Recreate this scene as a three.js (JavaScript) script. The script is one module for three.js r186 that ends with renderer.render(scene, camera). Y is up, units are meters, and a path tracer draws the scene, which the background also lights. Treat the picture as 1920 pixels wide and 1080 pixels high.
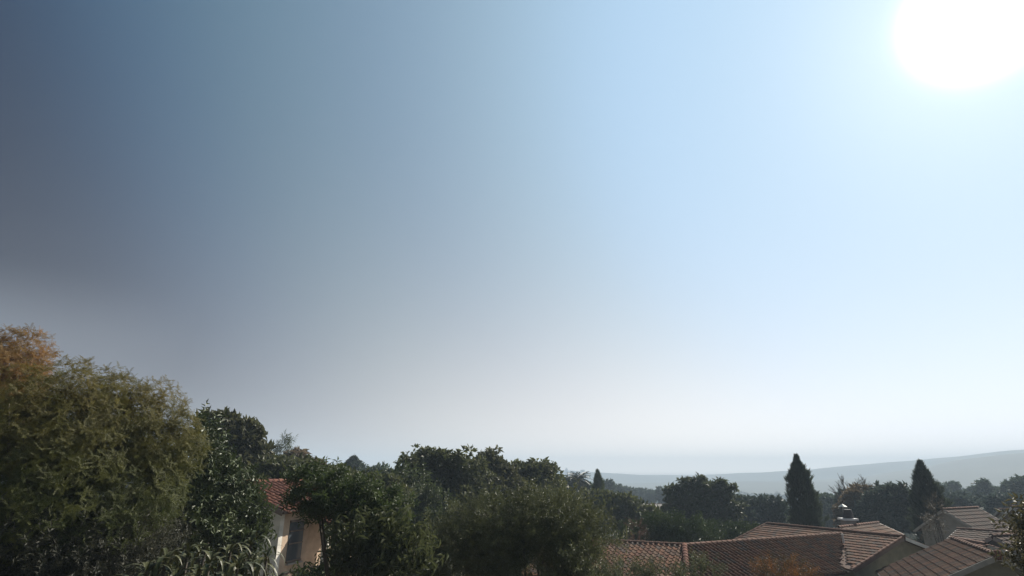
import * as THREE from 'three';
import { mergeGeometries } from 'three/addons/utils/BufferGeometryUtils.js';
import { ImprovedNoise } from 'three/addons/math/ImprovedNoise.js';

// ------------------------------------------------------------------ camera, sky, sun, air, exposure
const scene = new THREE.Scene();
const renderer = new THREE.WebGLRenderer({ antialias: true });
renderer.setSize(1024, 576);
renderer.toneMapping = THREE.LinearToneMapping;
renderer.toneMappingExposure = 1.9;
renderer.shadowMap.enabled = true;

const EYE = 8.5, FOCAL = 1030, PITCH = Math.atan(350 / FOCAL);   // a camera on an upper storey, tilted up at the sky
const camera = new THREE.PerspectiveCamera(2 * Math.atan(540 / FOCAL) * 180 / Math.PI, 16 / 9, 0.3, 20000);
camera.position.set(0, EYE, 0);
camera.lookAt(0, EYE + Math.sin(PITCH), -Math.cos(PITCH));

const DEG = Math.PI / 180, smooth = THREE.MathUtils.smoothstep;
const SUN_AZ = 46.8 * DEG, SUN_EL = 34.33 * DEG;
const sunDir = new THREE.Vector3(Math.sin(SUN_AZ) * Math.cos(SUN_EL), Math.sin(SUN_EL), -Math.cos(SUN_AZ) * Math.cos(SUN_EL));
// clear winter sky seen through dry haze: radiance by angle from the sun, whiter towards the horizon
const SKY = [
  [0, .37, .46, .53], [8, .325, .425, .52], [15, .28, .39, .50], [28, .235, .345, .465], [38, .165, .246, .32], [48, .104, .165, .232],
  [60, .058, .108, .155], [70, .018, .05, .098], [78, 0, .009, .032], [86, 0, .006, .024], [98, .004, .012, .024], [115, .07, .09, .115], [145, .18, .21, .25], [180, .22, .255, .30],
];
const HORIZON = [[0, .44], [28, .46], [40, .55], [55, .42], [73, .16], [80, .09], [88, .06], [100, .06], [125, .08], [180, .1]];
function ramp(table, x) {
  let k = 1; while (k < table.length - 1 && table[k][0] < x) k++;
  const a = table[k - 1], b = table[k], t = THREE.MathUtils.clamp((x - a[0]) / (b[0] - a[0]), 0, 1);
  return a.slice(1).map((v, i) => v + (b[i + 1] - v) * t);
}
{
  const W = 1024, H = 512, data = new Float32Array(W * H * 4), v = new THREE.Vector3();
  for (let j = 0; j < H; j++) for (let i = 0; i < W; i++) {
    const el = ((j + .5) / H - .5) * Math.PI, az = ((i + .5) / W - .5) * 2 * Math.PI;
    v.set(Math.cos(el) * Math.cos(az), Math.sin(el), Math.cos(el) * Math.sin(az));
    const th = Math.acos(THREE.MathUtils.clamp(v.dot(sunDir), -1, 1)) / DEG;
    let c = [0, 0, 0], A = 0;
    for (let k = -3; k <= 3; k++) { const q = Math.abs(th + k * 1.6); ramp(SKY, q).forEach((x, i) => { c[i] += x / 7; }); A += ramp(HORIZON, q)[0] / 7; }
    const g = A * (Math.exp(-Math.max(el, 0) / DEG / 11) + .3 * Math.exp(-Math.max(el, 0) / DEG / 3));
    c = [c[0] + g * 1.2, c[1] + g * .975, c[2] + g * .765];
    const aureole = 4 * Math.exp(-Math.pow(th / 2.9, 2.6)) + .2 * Math.exp(-th / 6);
    c = c.map((x) => x + aureole);
    if (el < 0) c = [.12, .13, .13];
    data.set([...c, 1], (j * W + i) * 4);
  }
  // low air is never much darker on one side than on the other: lift the dim side towards the common level, smoothly
  const ring = []; for (let j = 0; j < H; j++) { const e = ((j + .5) / H - .5) * 180; if (e >= 10 && e < 20) for (let i = 0; i < W; i++) { const k = (j * W + i) * 4; ring.push((data[k] + data[k + 1] + data[k + 2]) / 3); } }
  ring.sort((a, b) => a - b); const common = .61 * ring[ring.length >> 1];
  for (let j = H / 2; j < H; j++) { const w = 1 - smooth(((j + .5) / H - .5) * 180, 9.8, 16.5); for (let i = 0; i < W; i++) { const k = (j * W + i) * 4, lift = w * Math.max(0, common - (data[k] + data[k + 1] + data[k + 2]) / 3); data[k] += lift * .9; data[k + 1] += lift; data[k + 2] += lift * 1.1; } }
  const sky = new THREE.DataTexture(data, W, H, THREE.RGBAFormat, THREE.FloatType);
  sky.mapping = THREE.EquirectangularReflectionMapping;
  sky.magFilter = THREE.LinearFilter; sky.needsUpdate = true;
  scene.background = sky; scene.environment = sky;
}
const sun = new THREE.DirectionalLight(new THREE.Color(1, .93, .82), 4.8);
sun.position.copy(sunDir).multiplyScalar(200); sun.target.position.set(0, 0, 0);
sun.castShadow = true; sun.shadow.mapSize.set(2048, 2048);
Object.assign(sun.shadow.camera, { left: -90, right: 90, top: 90, bottom: -90, near: 1, far: 500 });
scene.add(sun, sun.target);
scene.fog = new THREE.FogExp2(new THREE.Color(.68, .84, 1), .00076);

// ------------------------------------------------------------------ helpers
function rng(seed) { let a = seed >>> 0; return () => { a = (a + 0x6D2B79F5) | 0; let t = Math.imul(a ^ (a >>> 15), 1 | a); t = (t + Math.imul(t ^ (t >>> 7), 61 | t)) ^ t; return ((t ^ (t >>> 14)) >>> 0) / 4294967296; }; }
const noise3 = (() => { const n = new ImprovedNoise(); return (x, y, z) => n.noise(x + 37.3, y + 11.7, z + 71.9); })();
const V = (x, y, z) => new THREE.Vector3(x, y, z);
const taken = {};
function numbered(name) { const k = taken[name] = (taken[name] ?? -1) + 1; return k ? name + '_' + String(k).padStart(3, '0') : name; }
function tag(o, label, category, group) { Object.assign(o.userData, { label, category }); if (group) o.userData.group = group; return o; }
function thing(name, label, category, pos, group) { const o = new THREE.Group(); o.name = numbered(name); o.position.copy(pos); scene.add(o); return tag(o, label, category, group); }
function part(name, geometry, material, parent, kind) {
  const m = new THREE.Mesh(geometry, material); m.name = name; m.castShadow = m.receiveShadow = true; parent.add(m);
  if (kind) m.userData.kind = kind; return m;
}
const lin = (r, g, b) => new THREE.Color().setRGB(r, g, b);
// survey: a sight line of the photograph (1920 x 1080) and a distance along the ground give a place
const SP = Math.sin(PITCH), CP = Math.cos(PITCH);
function sight(px, py) { const x = (px - 960) / FOCAL, u = (540 - py) / FOCAL; return V(x, SP + u * CP, -CP + u * SP); }
function at(px, py, dist) { const d = sight(px, py); return d.multiplyScalar(dist / Math.hypot(d.x, d.z)).add(V(0, EYE, 0)); }
function atHeight(px, py, y) { const d = sight(px, py); return d.multiplyScalar((y - EYE) / d.y).add(V(0, EYE, 0)); }
function metresPerPixel(px, py, dist) { const d = sight(px, py); return dist / Math.hypot(d.x, d.z) / FOCAL; }
const heading = (deg) => V(Math.sin(deg * DEG), 0, -Math.cos(deg * DEG));

// ------------------------------------------------------------------ textures (colour, grain, relief only)
function noiseTexture(size, scale, lo, hi, seed, octaves = 4, srgb = false) {
  const data = new Uint8Array(size * size * 4), f = (x, y) => noise3(x, y, seed * 3.7);
  for (let j = 0; j < size; j++) for (let i = 0; i < size; i++) {
    let s = 0, amp = .5, fr = scale;
    for (let o = 0; o < octaves; o++) {   // blended over the seam so that it tiles
      const u = i / size, v = j / size, w = fr;
      s += amp * (f(u * w, v * w) * (1 - u) * (1 - v) + f((u - 1) * w, v * w) * u * (1 - v) + f(u * w, (v - 1) * w) * (1 - u) * v + f((u - 1) * w, (v - 1) * w) * u * v);
      amp *= .55; fr *= 2.1;
    }
    const t = THREE.MathUtils.clamp(s * 1.1 + .5, 0, 1);
    for (let k = 0; k < 3; k++) data[(j * size + i) * 4 + k] = 255 * (lo[k] + (hi[k] - lo[k]) * t);
    data[(j * size + i) * 4 + 3] = 255;
  }
  const t = new THREE.DataTexture(data, size, size); t.wrapS = t.wrapT = THREE.RepeatWrapping; t.magFilter = THREE.LinearFilter;
  if (srgb) t.colorSpace = THREE.SRGBColorSpace; t.needsUpdate = true; return t;
}
const mottle = noiseTexture(256, 5, [.55, .55, .55], [1, 1, 1], 3);
const grit = noiseTexture(256, 24, [.2, .2, .2], [1, 1, 1], 5);
function surface(color, rough = .9, map = mottle, bump = .004) { return new THREE.MeshStandardMaterial({ color, roughness: rough, map, bumpMap: grit, bumpScale: bump }); }
const clay = (c, rough) => new THREE.MeshPhysicalMaterial({ color: lin(...c), roughness: rough, specularIntensity: .22, map: mottle, bumpMap: grit, bumpScale: .003 });
const groundTex = noiseTexture(512, 7, [.35, .42, .3], [1, .9, .75], 9, 5);
const M = {
  ground: new THREE.MeshStandardMaterial({ color: lin(.13, .11, .065), roughness: 1, map: groundTex }),
  hills: new THREE.MeshStandardMaterial({ color: lin(1, 1, 1), roughness: 1, vertexColors: true }),
  bark: surface(lin(.085, .07, .055), .95, mottle, .01),
  paleBark: surface(lin(.2, .18, .15), .95, mottle, .008),
  leaf: new THREE.MeshPhysicalMaterial({ color: 0xffffff, roughness: .6, transmission: .6, thickness: 0, side: THREE.DoubleSide, specularIntensity: .35 }),
  gloss: new THREE.MeshPhysicalMaterial({ color: 0xffffff, roughness: .48, transmission: .3, thickness: 0, side: THREE.DoubleSide, specularIntensity: .55 }),
  strap: new THREE.MeshPhysicalMaterial({ color: lin(.075, .1, .05), roughness: .45, transmission: .3, thickness: 0, side: THREE.DoubleSide, specularIntensity: .4 }),
  deck: surface(lin(.13, .075, .055), .95),
  fascia: surface(lin(.33, .31, .28), .7),
  paleFascia: surface(lin(.6, .6, .58), .6),
  wallOlive: surface(lin(.24, .22, .16), .95),
  wallGrey: surface(lin(.32, .3, .27), .95),
  wallCream: surface(lin(.56, .42, .3), .93),
  wallWhite: surface(lin(.74, .7, .62), .9),
  glass: new THREE.MeshPhysicalMaterial({ color: lin(.05, .06, .07), roughness: .08, metalness: 0, clearcoat: 1, clearcoatRoughness: .05 }),
  frame: surface(lin(.16, .11, .08), .6),
  white: surface(lin(.86, .86, .84), .45),
  darkClay: surface(lin(.06, .055, .06), .8),
  metal: new THREE.MeshStandardMaterial({ color: lin(.32, .34, .32), roughness: .6, metalness: .1 }),
};
const dullTones = [[.07, .044, .033], [.082, .049, .036], [.06, .041, .032]].map((c) => clay(c, .92));
const tileTones = [[.12, .06, .036], [.143, .067, .039], [.092, .053, .036], [.128, .077, .05], [.155, .078, .046], [.105, .049, .031], [.08, .057, .046]].map((c) => clay(c, .92));
const redTones = [[.15, .066, .047], [.175, .076, .05], [.125, .057, .043]].map((c) => clay(c, .92));
const ridgeTones = [[.185, .108, .078], [.22, .125, .092], [.16, .092, .068]].map((c) => clay(c, .92));

// ------------------------------------------------------------------ terrain
function ridgeRise(b, table) { return Math.tan(ramp(table, b)[0] * DEG); }
const FAR_RIDGE = [[-180, .6], [-60, 1.0], [-20, .7], [0, .42], [4, .42], [8, .22], [14, 0], [18, .02], [24, .22], [30, .62], [35, 1.0], [38.5, 1.4], [41.5, 1.78], [48, 1.95], [58, 1.9], [75, 1.9], [110, 1.2], [180, .6]];
const NEAR_RIDGE = [[-180, .2], [-60, .4], [0, -.5], [18, -.75], [26, -.55], [31, -.1], [34, .35], [38, 1.0], [41.5, 1.35], [50, 1.8], [70, 1.4], [110, .8], [180, .2]];
function terrain(x, z) {
  const d = Math.hypot(x, z), b = Math.atan2(x, -z) / DEG;
  const slope = smooth(b, -26, 8) * (1 - smooth(b, 95, 150));
  let h = -.042 * Math.max(0, Math.min(d, 600) - 14) * slope - .006 * Math.max(0, Math.min(d, 600) - 40) * (1 - slope);
  h += noise3(x / 60, 0, z / 60) * 1.1 * smooth(d, 40, 160) + noise3(x / 220, 3, z / 220) * 3 * smooth(d, 200, 700);
  if (d > 500) {
    const n = noise3(x / 260, 5, z / 260), n2 = noise3(x / 80, 8, z / 80);
    const near = EYE + 1400 * ridgeRise(b, NEAR_RIDGE) + n * 6 + n2 * 2.5, far = EYE + 1900 * ridgeRise(b, FAR_RIDGE) + n * 6 + n2 * 3;
    const floor = h, dip = near - 10;
    h = floor + (near - floor) * smooth(d, 560, 1400);
    if (d > 1400) h = near + (dip - near) * smooth(d, 1400, 1540);
    if (d > 1540) h = dip + (far - dip) * smooth(d, 1540, 1900);
    if (d > 1900) h = far - 20 * smooth(d, 1900, 2200);
  }
  return h;
}
function polarSheet(radii, segs, tint) {
  const pos = [], uv = [], col = [], idx = [];
  radii.forEach((r, j) => { for (let i = 0; i <= segs; i++) {
    const a = i / segs * 2 * Math.PI, x = r * Math.sin(a), z = -r * Math.cos(a);
    pos.push(x, r === 0 ? 0 : terrain(x, z), z); uv.push(x / 6, z / 6);
    if (tint) col.push(...tint(x, z));
    if (j && i < segs) { const k = segs + 1, p = (j - 1) * k + i, q = j * k + i; idx.push(p, p + 1, q, q, p + 1, q + 1); }
  } });
  const g = new THREE.BufferGeometry();
  g.setAttribute('position', new THREE.Float32BufferAttribute(pos, 3)); g.setAttribute('uv', new THREE.Float32BufferAttribute(uv, 2));
  if (tint) g.setAttribute('color', new THREE.Float32BufferAttribute(col, 3));
  g.setIndex(idx); g.computeVertexNormals(); return g;
}
{
  const r1 = [0, 4, 8, 12]; while (r1[r1.length - 1] < 560) r1.push(Math.min(560, r1[r1.length - 1] * 1.09 + 1));
  part('ground', polarSheet(r1, 180), M.ground, scene, 'structure');
  const r2 = []; for (let r = 560; r <= 2200; r += 34) r2.push(r);
  const wood = (x, z) => { const t = smooth(noise3(x / 130, 2, z / 130) + .6 * noise3(x / 40, 4, z / 40), -.35, .45); return [.032 + .012 * t, .042 + .012 * t, .034 + .01 * t]; };
  part('hills', polarSheet(r2, 420, wood), M.hills, scene, 'structure');
}

// ------------------------------------------------------------------ foliage
function triangles(list) { const g = new THREE.BufferGeometry(); g.setAttribute('position', new THREE.Float32BufferAttribute(list, 3)); g.computeVertexNormals(); return g; }
function leafInto(out, p, dir, up, len, wid, bend = .12) {   // a folded, pointed leaf blade
  const d = dir.clone().normalize(), s = d.clone().cross(up).normalize(), n = s.clone().cross(d);
  const tip = p.clone().addScaledVector(d, len).addScaledVector(n, -bend * len), mid = p.clone().addScaledVector(d, len * .45);
  const l = mid.clone().addScaledVector(s, wid / 2).addScaledVector(n, wid * .22), r = mid.clone().addScaledVector(s, -wid / 2).addScaledVector(n, wid * .22);
  out.push(...p.toArray(), ...l.toArray(), ...tip.toArray(), ...p.toArray(), ...tip.toArray(), ...r.toArray());
}
function rod(out, a, b, w) { const d = b.clone().sub(a).normalize(), s = d.clone().cross(Math.abs(d.y) > .9 ? V(1, 0, 0) : V(0, 1, 0)).normalize(); for (let k = 0; k < 3; k++) { const o = s.clone().applyAxisAngle(d, k * 2.094).multiplyScalar(w), q = s.clone().applyAxisAngle(d, (k + 1) * 2.094).multiplyScalar(w); out.push(...a.clone().add(o).toArray(), ...a.clone().add(q).toArray(), ...b.toArray()); } }
function randDir(r) { const y = 2 * r() - 1, a = r() * 2 * Math.PI, c = Math.sqrt(1 - y * y); return V(c * Math.cos(a), y, c * Math.sin(a)); }
const twig = {
  broad: (() => { const r = rng(11), o = []; rod(o, V(0, 0, 0), V(0, .5, 0), .006); for (let k = 0; k < 13; k++) { const y = .08 + .4 * k / 12, a = k * 2.4, d = V(Math.cos(a), .25 + .5 * r(), Math.sin(a)); leafInto(o, V(0, y, 0), d, V(0, 1, .01), .15 + .06 * r(), .075, .2); } leafInto(o, V(0, .48, 0), V(.1, 1, 0), V(1, 0, 0), .17, .07); return triangles(o); })(),
  fine: (() => { const r = rng(12), o = []; for (let s = 0; s < 3; s++) { const b = V(r() - .5, 1, r() - .5).normalize(); rod(o, V(0, 0, 0), b.clone().multiplyScalar(.5), .005); for (let k = 0; k < 11; k++) { const a = k * 2.4 + s, p = b.clone().multiplyScalar(.06 + .042 * k); leafInto(o, p, b.clone().multiplyScalar(.7).add(V(Math.cos(a), 0, Math.sin(a))), V(0, 1, .02), .085 + .04 * r(), .026, .1); } } return triangles(o); })(),
  feather: (() => { const r = rng(13), o = []; for (let s = 0; s < 4; s++) {
    const a = s * 1.7 + r(), b = V(Math.cos(a), .55 * r(), Math.sin(a)).normalize(); let p = V(0, 0, 0), d = b.clone().add(V(0, .5, 0)).normalize();
    for (let k = 0; k < 9; k++) { const q = p.clone().addScaledVector(d, .034); rod(o, p, q, .003); const side = d.clone().cross(V(0, 1, 0)).normalize();
      for (const e of [1, -1]) leafInto(o, q, side.clone().multiplyScalar(e).addScaledVector(d, .5).add(randDir(r).multiplyScalar(.4)), V(0, 1, 0), .075 * (1 - .05 * k), .021, .1); p = q; d.add(V(0, -.06, 0)).normalize(); } } return triangles(o); })(),
  droop: (() => { const r = rng(14), o = []; for (let s = 0; s < 9; s++) { const a = s * 2.4; leafInto(o, V(0, .05 * s, 0), V(Math.cos(a), -.25 - .4 * r(), Math.sin(a)), V(0, 1, 0), .2 + .08 * r(), .055, .35); } return triangles(o); })(),
  spray: (() => { const r = rng(15), o = []; for (let s = 0; s < 13; s++) { const d = V((r() - .5) * .9, .8 + r() * .5, (r() - .5) * .9); leafInto(o, V((r() - .5) * .12, r() * .15, (r() - .5) * .12), d, V(r() - .5, .1, r() - .5).normalize(), .3 + .2 * r(), .06, .02); } return triangles(o); })(),
  clump: (() => { const r = rng(16), o = []; for (let s = 0; s < 12; s++) { const d = randDir(r); d.y = Math.abs(d.y) * .7; leafInto(o, d.clone().multiplyScalar(.12), d.clone().add(randDir(r).multiplyScalar(.7)), randDir(r), .26 + .12 * r(), .15, .2); } return triangles(o); })(),
  needle: (() => { const r = rng(17), o = []; rod(o, V(0, 0, 0), V(0, .4, 0), .012); for (let s = 0; s < 22; s++) { const d = randDir(r); d.y = Math.abs(d.y); leafInto(o, V(0, .4 * r(), 0), d, randDir(r), .2, .018, 0); } return triangles(o); })(),
};
const UP = V(0, 1, 0);
function crownMesh(points, geometry, material, parent, color) {   // points: {p, dir, s}
  const m = new THREE.InstancedMesh(geometry, material, points.length), q = new THREE.Quaternion(), q2 = new THREE.Quaternion(), mat = new THREE.Matrix4(), c = new THREE.Color();
  points.forEach((t, i) => { q.setFromUnitVectors(UP, t.dir); q.multiply(q2.setFromAxisAngle(UP, t.turn)); m.setMatrixAt(i, mat.compose(t.p, q, V(t.s, t.s, t.s))); m.setColorAt(i, color(t, c)); });
  m.name = 'crown'; m.userData.kind = 'stuff'; m.castShadow = m.receiveShadow = true; parent.add(m); return m;
}
function taper(points, r0, r1, sides = 7) {   // a tapering limb through points
  const curve = new THREE.CatmullRomCurve3(points), n = Math.max(4, points.length * 3), fr = curve.computeFrenetFrames(n), pos = [], uv = [], idx = [];
  for (let j = 0; j <= n; j++) { const p = curve.getPoint(j / n), r = r0 + (r1 - r0) * Math.pow(j / n, .8);
    for (let i = 0; i <= sides; i++) { const a = i / sides * 2 * Math.PI, w = r * (1 + .12 * Math.sin(3 * a + j)); const v = p.clone().addScaledVector(fr.normals[j], Math.cos(a) * w).addScaledVector(fr.binormals[j], Math.sin(a) * w); pos.push(v.x, v.y, v.z); uv.push(i / sides, j * .3);
      if (j && i < sides) { const k = sides + 1, x = (j - 1) * k + i, y = j * k + i; idx.push(x, y, x + 1, y, y + 1, x + 1); } } }
  const g = new THREE.BufferGeometry(); g.setAttribute('position', new THREE.Float32BufferAttribute(pos, 3)); g.setAttribute('uv', new THREE.Float32BufferAttribute(uv, 2)); g.setIndex(idx); g.computeVertexNormals(); return g;
}
let treeSeed = 100;
/* A tree or shrub whose crown is a heap of ellipsoidal boughs [px, py, rx, ry, depth offset in m] surveyed at dist. */
function tree(o) {
  const r = rng(treeSeed += 17), sd = treeSeed * .37;
  const boughs = o.boughs.map(([px, py, rx, ry, dz = 0]) => { const D = o.dist + dz, m = metresPerPixel(px, py, D); return { c: at(px, py, D), rx: rx * m, ry: ry * m, rz: (o.deep ?? .8) * rx * m }; });
  const main = boughs[0], base = V(main.c.x, 0, main.c.z); if (o.foot) base.copy(at(o.foot, 900, o.dist)); base.y = terrain(base.x, base.z) - .1;
  const root = thing(o.name, o.label, o.category ?? 'tree', base, o.group), pts = [];
  const size = o.size ?? 1, step = .5 * size;
  for (const b of boughs) {
    const area = 4 * Math.PI * Math.pow((Math.pow(b.rx * b.ry, 1.6) + Math.pow(b.rx * b.rz, 1.6) + Math.pow(b.ry * b.rz, 1.6)) / 3, 1 / 1.6);
    const n = Math.ceil((o.density ?? 1) * 5.5 * area / (step * step)), lump = 1.6 / Math.max(.5, Math.min(b.rx, b.ry) / 1.1);
    for (let k = 0; k < n; k++) {
      const d = randDir(r); let f = 1 - .55 * Math.pow(r(), 1.7);
      const px = b.c.x + d.x * b.rx, py = b.c.y + d.y * b.ry, pz = b.c.z + d.z * b.rz;
      const big = noise3(px * lump * .45, py * lump * .45, pz * lump * .45 + sd), fineN = noise3(px * lump * 1.3, py * lump * 1.3, pz * lump * 1.3 - sd);
      if (fineN + .35 * big < (o.gap ?? -.24) && f > .6) continue;
      f *= 1 + (o.rough ?? .34) * big + .14 * fineN + (o.sprig ?? .3) * Math.pow(r(), 7);
      const p = V(b.c.x + d.x * b.rx * f, b.c.y + d.y * b.ry * f, b.c.z + d.z * b.rz * f).sub(base);
      if (p.y < .15) continue;
      const dir = d.clone().addScaledVector(UP, o.lift ?? .5).addScaledVector(randDir(r), .75).normalize();
      pts.push({ p, dir, s: size * (.7 + .65 * r()), turn: r() * 6.28, n: fineN * .8 + big * .7, h: (py - base.y), d });
    }
  }
  const ca = new THREE.Color(...o.color[0]), cb = new THREE.Color(...o.color[1]), cc = o.color[2] && new THREE.Color(...o.color[2]);
  crownMesh(pts, twig[o.twig ?? 'broad'], o.gloss ? M.gloss : M.leaf, root, (t, c) => { c.lerpColors(ca, cb, THREE.MathUtils.clamp(.5 + t.n * .9 + (r() - .5) * .5, 0, 1)); if (cc && o.bloomOrGlow) c.lerp(cc, o.bloomOrGlow(t, r)); return c; });
  const limbs = [], top = main.c.clone().sub(base), R = o.trunk ?? Math.max(.06, top.y * .022);
  const fork = top.clone().multiplyScalar(.5); fork.x *= .6; fork.z *= .6;
  limbs.push(taper([V(0, -.2, 0), V((r() - .5) * .3, fork.y * .5, (r() - .5) * .3), fork], R, R * .7));
  const targets = boughs.map((b) => b.c.clone().sub(base)); for (const b of boughs) for (let k = 0; k < 2; k++) { const d = randDir(r); targets.push(V(b.c.x + d.x * b.rx * .75, b.c.y + d.y * b.ry * .75, b.c.z + d.z * b.rz * .75).sub(base)); }
  for (const t of targets) { if (t.y < fork.y * .6) continue; const mid = fork.clone().lerp(t, .5).add(V((r() - .5) * .3, (r() - .2) * .3, (r() - .5) * .3)); limbs.push(taper([fork, mid, t], R * .45, R * .1, 5)); }
  part('trunk', mergeGeometries(limbs), o.paleTrunk ? M.paleBark : M.bark, root);
  return root;
}
/* A columnar conifer: its outline is a list of [height share, half width share]. */
function conifer(o) {
  const r = rng(treeSeed += 17), tip = at(o.px, o.top, o.dist), base = V(tip.x, 0, tip.z); base.y = terrain(base.x, base.z) - .1;
  const H = tip.y - base.y, W = o.width * metresPerPixel(o.px, o.top, o.dist) / 2, root = thing(o.name, o.label, o.category ?? 'cypress', base, o.group), pts = [], size = o.size ?? 1, sd = treeSeed * .7;
  const n = Math.ceil((o.density ?? 1) * 2.1 * H * W * 6.3 / (size * size * .09));
  for (let k = 0; k < n; k++) {
    const t = Math.pow(r(), .85), a = r() * 6.283, w = ramp(o.outline, 1 - t)[0] * W;
    const x = Math.cos(a), z = Math.sin(a), big = noise3(x * 1.4 + sd, t * H * .55, z * 1.4), fineN = noise3(x * 3 - sd, t * H * 1.5, z * 3);
    if (fineN < -.26) continue;
    const f = (1 - .55 * r() * r()) * (1 + .3 * big + .42 * fineN + .6 * Math.pow(r(), 6));
    const lean = (o.lean ?? 0) * t * H;
    pts.push({ p: V(x * w * f + lean, .02 * H + t * (H * .98 - .45 * size), z * w * f), dir: V(x * .4, 1, z * .4).addScaledVector(randDir(r), .3).normalize(), s: size * (.75 + .6 * r()) * (1 - .5 * smooth(t, .8, 1)), turn: r() * 6.28, n: big + fineN, h: t * H, d: V(x, 0, z) });
  }
  const ca = new THREE.Color(...o.color[0]), cb = new THREE.Color(...o.color[1]);
  crownMesh(pts, twig[o.twig ?? 'spray'], M.leaf, root, (t, c) => c.lerpColors(ca, cb, THREE.MathUtils.clamp(.5 + t.n * .6 + (r() - .5) * .5, 0, 1)));
  part('trunk', taper([V(0, -.2, 0), V(.03, H * .5, 0), V((o.lean ?? 0) * H, H * .97, 0)], Math.max(.08, W * .13), .02, 6), M.bark, root);
  return root;
}
const G = {   // leaf colours; the third gold tone is sunlight painted on the treetop
  dark: [[.042, .06, .024], [.09, .115, .04]], olive: [[.066, .08, .032], [.135, .145, .06]], mid: [[.054, .08, .03], [.11, .145, .05]],
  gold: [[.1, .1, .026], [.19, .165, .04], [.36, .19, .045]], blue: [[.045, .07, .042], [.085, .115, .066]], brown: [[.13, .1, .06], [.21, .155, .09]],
};
// ------------------------------------------------------------------ roofs and houses
function tileShape(w, L, relief = 1) {   // a clay tile: one roll and one pan, lower end lifted over the next course
  const X = [0, .07, .19, .31, .43, .52, 1], Yh = [.004, .036, .058, .058, .036, .006, 0], t = [], up = (i) => V(X[i] * w, Yh[i] * relief + .004, -.05), lo = (i) => V(X[i] * w, Yh[i] * relief + .044, L);
  for (let i = 0; i < 6; i++) {
    const a = up(i), b = up(i + 1), c = lo(i), d = lo(i + 1), e = V(c.x, c.y - .045, c.z), f = V(d.x, d.y - .045, d.z);
    for (const p of [a, c, b, b, c, d, c, e, d, d, e, f]) t.push(p.x, p.y, p.z);
  }
  const g = triangles(t), uv = []; for (let i = 0; i < t.length / 3; i++) uv.push(t[i * 3] * 2 + t[i * 3 + 1] * 3, t[i * 3 + 2] * 2); g.setAttribute('uv', new THREE.Float32BufferAttribute(uv, 2)); return g;
}
function capShape(r, L) {   // a half round ridge tile, a little wider at its lower end
  const t = [], n = 7, P = (i, z, k) => V(Math.cos(Math.PI * i / n) * r * k, Math.sin(Math.PI * i / n) * r * k * .85, z);
  for (let i = 0; i < n; i++) { const a = P(i, 0, .86), b = P(i + 1, 0, .86), c = P(i, L, 1.06), d = P(i + 1, L, 1.06), e = P(i, L, .86), f = P(i + 1, L, .86); for (const p of [a, b, c, b, d, c, c, d, e, d, f, e]) t.push(p.x, p.y, p.z); }
  const g = triangles(t), uv = []; for (let i = 0; i < t.length / 3; i++) uv.push(t[i * 3] * 2, t[i * 3 + 2] * 2); g.setAttribute('uv', new THREE.Float32BufferAttribute(uv, 2)); return g;
}
function boxUV(g, s = .5) { const p = g.attributes.position, n = g.attributes.normal, uv = []; for (let i = 0; i < p.count; i++) { const ax = Math.abs(n.getX(i)), ay = Math.abs(n.getY(i)); uv.push(...(ay > .7 ? [p.getX(i) * s, p.getZ(i) * s] : ax > .7 ? [p.getZ(i) * s, p.getY(i) * s] : [p.getX(i) * s, p.getY(i) * s])); } g.setAttribute('uv', new THREE.Float32BufferAttribute(uv, 2)); return g; }
function prism(points, thick) {   // a convex polygon given thickness along a vector
  const t = [], q = points.map((p) => p.clone().add(thick)), n = points.length, tri = (a, b, c) => { for (const p of [a, b, c]) t.push(p.x, p.y, p.z); };
  for (let i = 1; i < n - 1; i++) { tri(points[0], points[i + 1], points[i]); tri(q[0], q[i], q[i + 1]); }
  for (let i = 0; i < n; i++) { const j = (i + 1) % n; tri(points[i], points[j], q[i]); tri(points[j], q[j], q[i]); }
  return boxUV(triangles(t));
}
function beam(a, b, wide, high) {
  const d = b.clone().sub(a), s = d.clone().cross(UP).normalize().multiplyScalar(wide / 2), u = s.clone().cross(d).normalize().multiplyScalar(high / 2);
  return prism([a.clone().add(s).add(u), a.clone().sub(s).add(u), a.clone().sub(s).sub(u), a.clone().add(s).sub(u)], d);
}
const shapes = {}; const shapeOf = (kind, a, b, c) => shapes[kind + a + '_' + b + '_' + c] ??= kind === 'tile' ? tileShape(a, b, c) : capShape(a, b);
const roofRandom = rng(4242);
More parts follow.
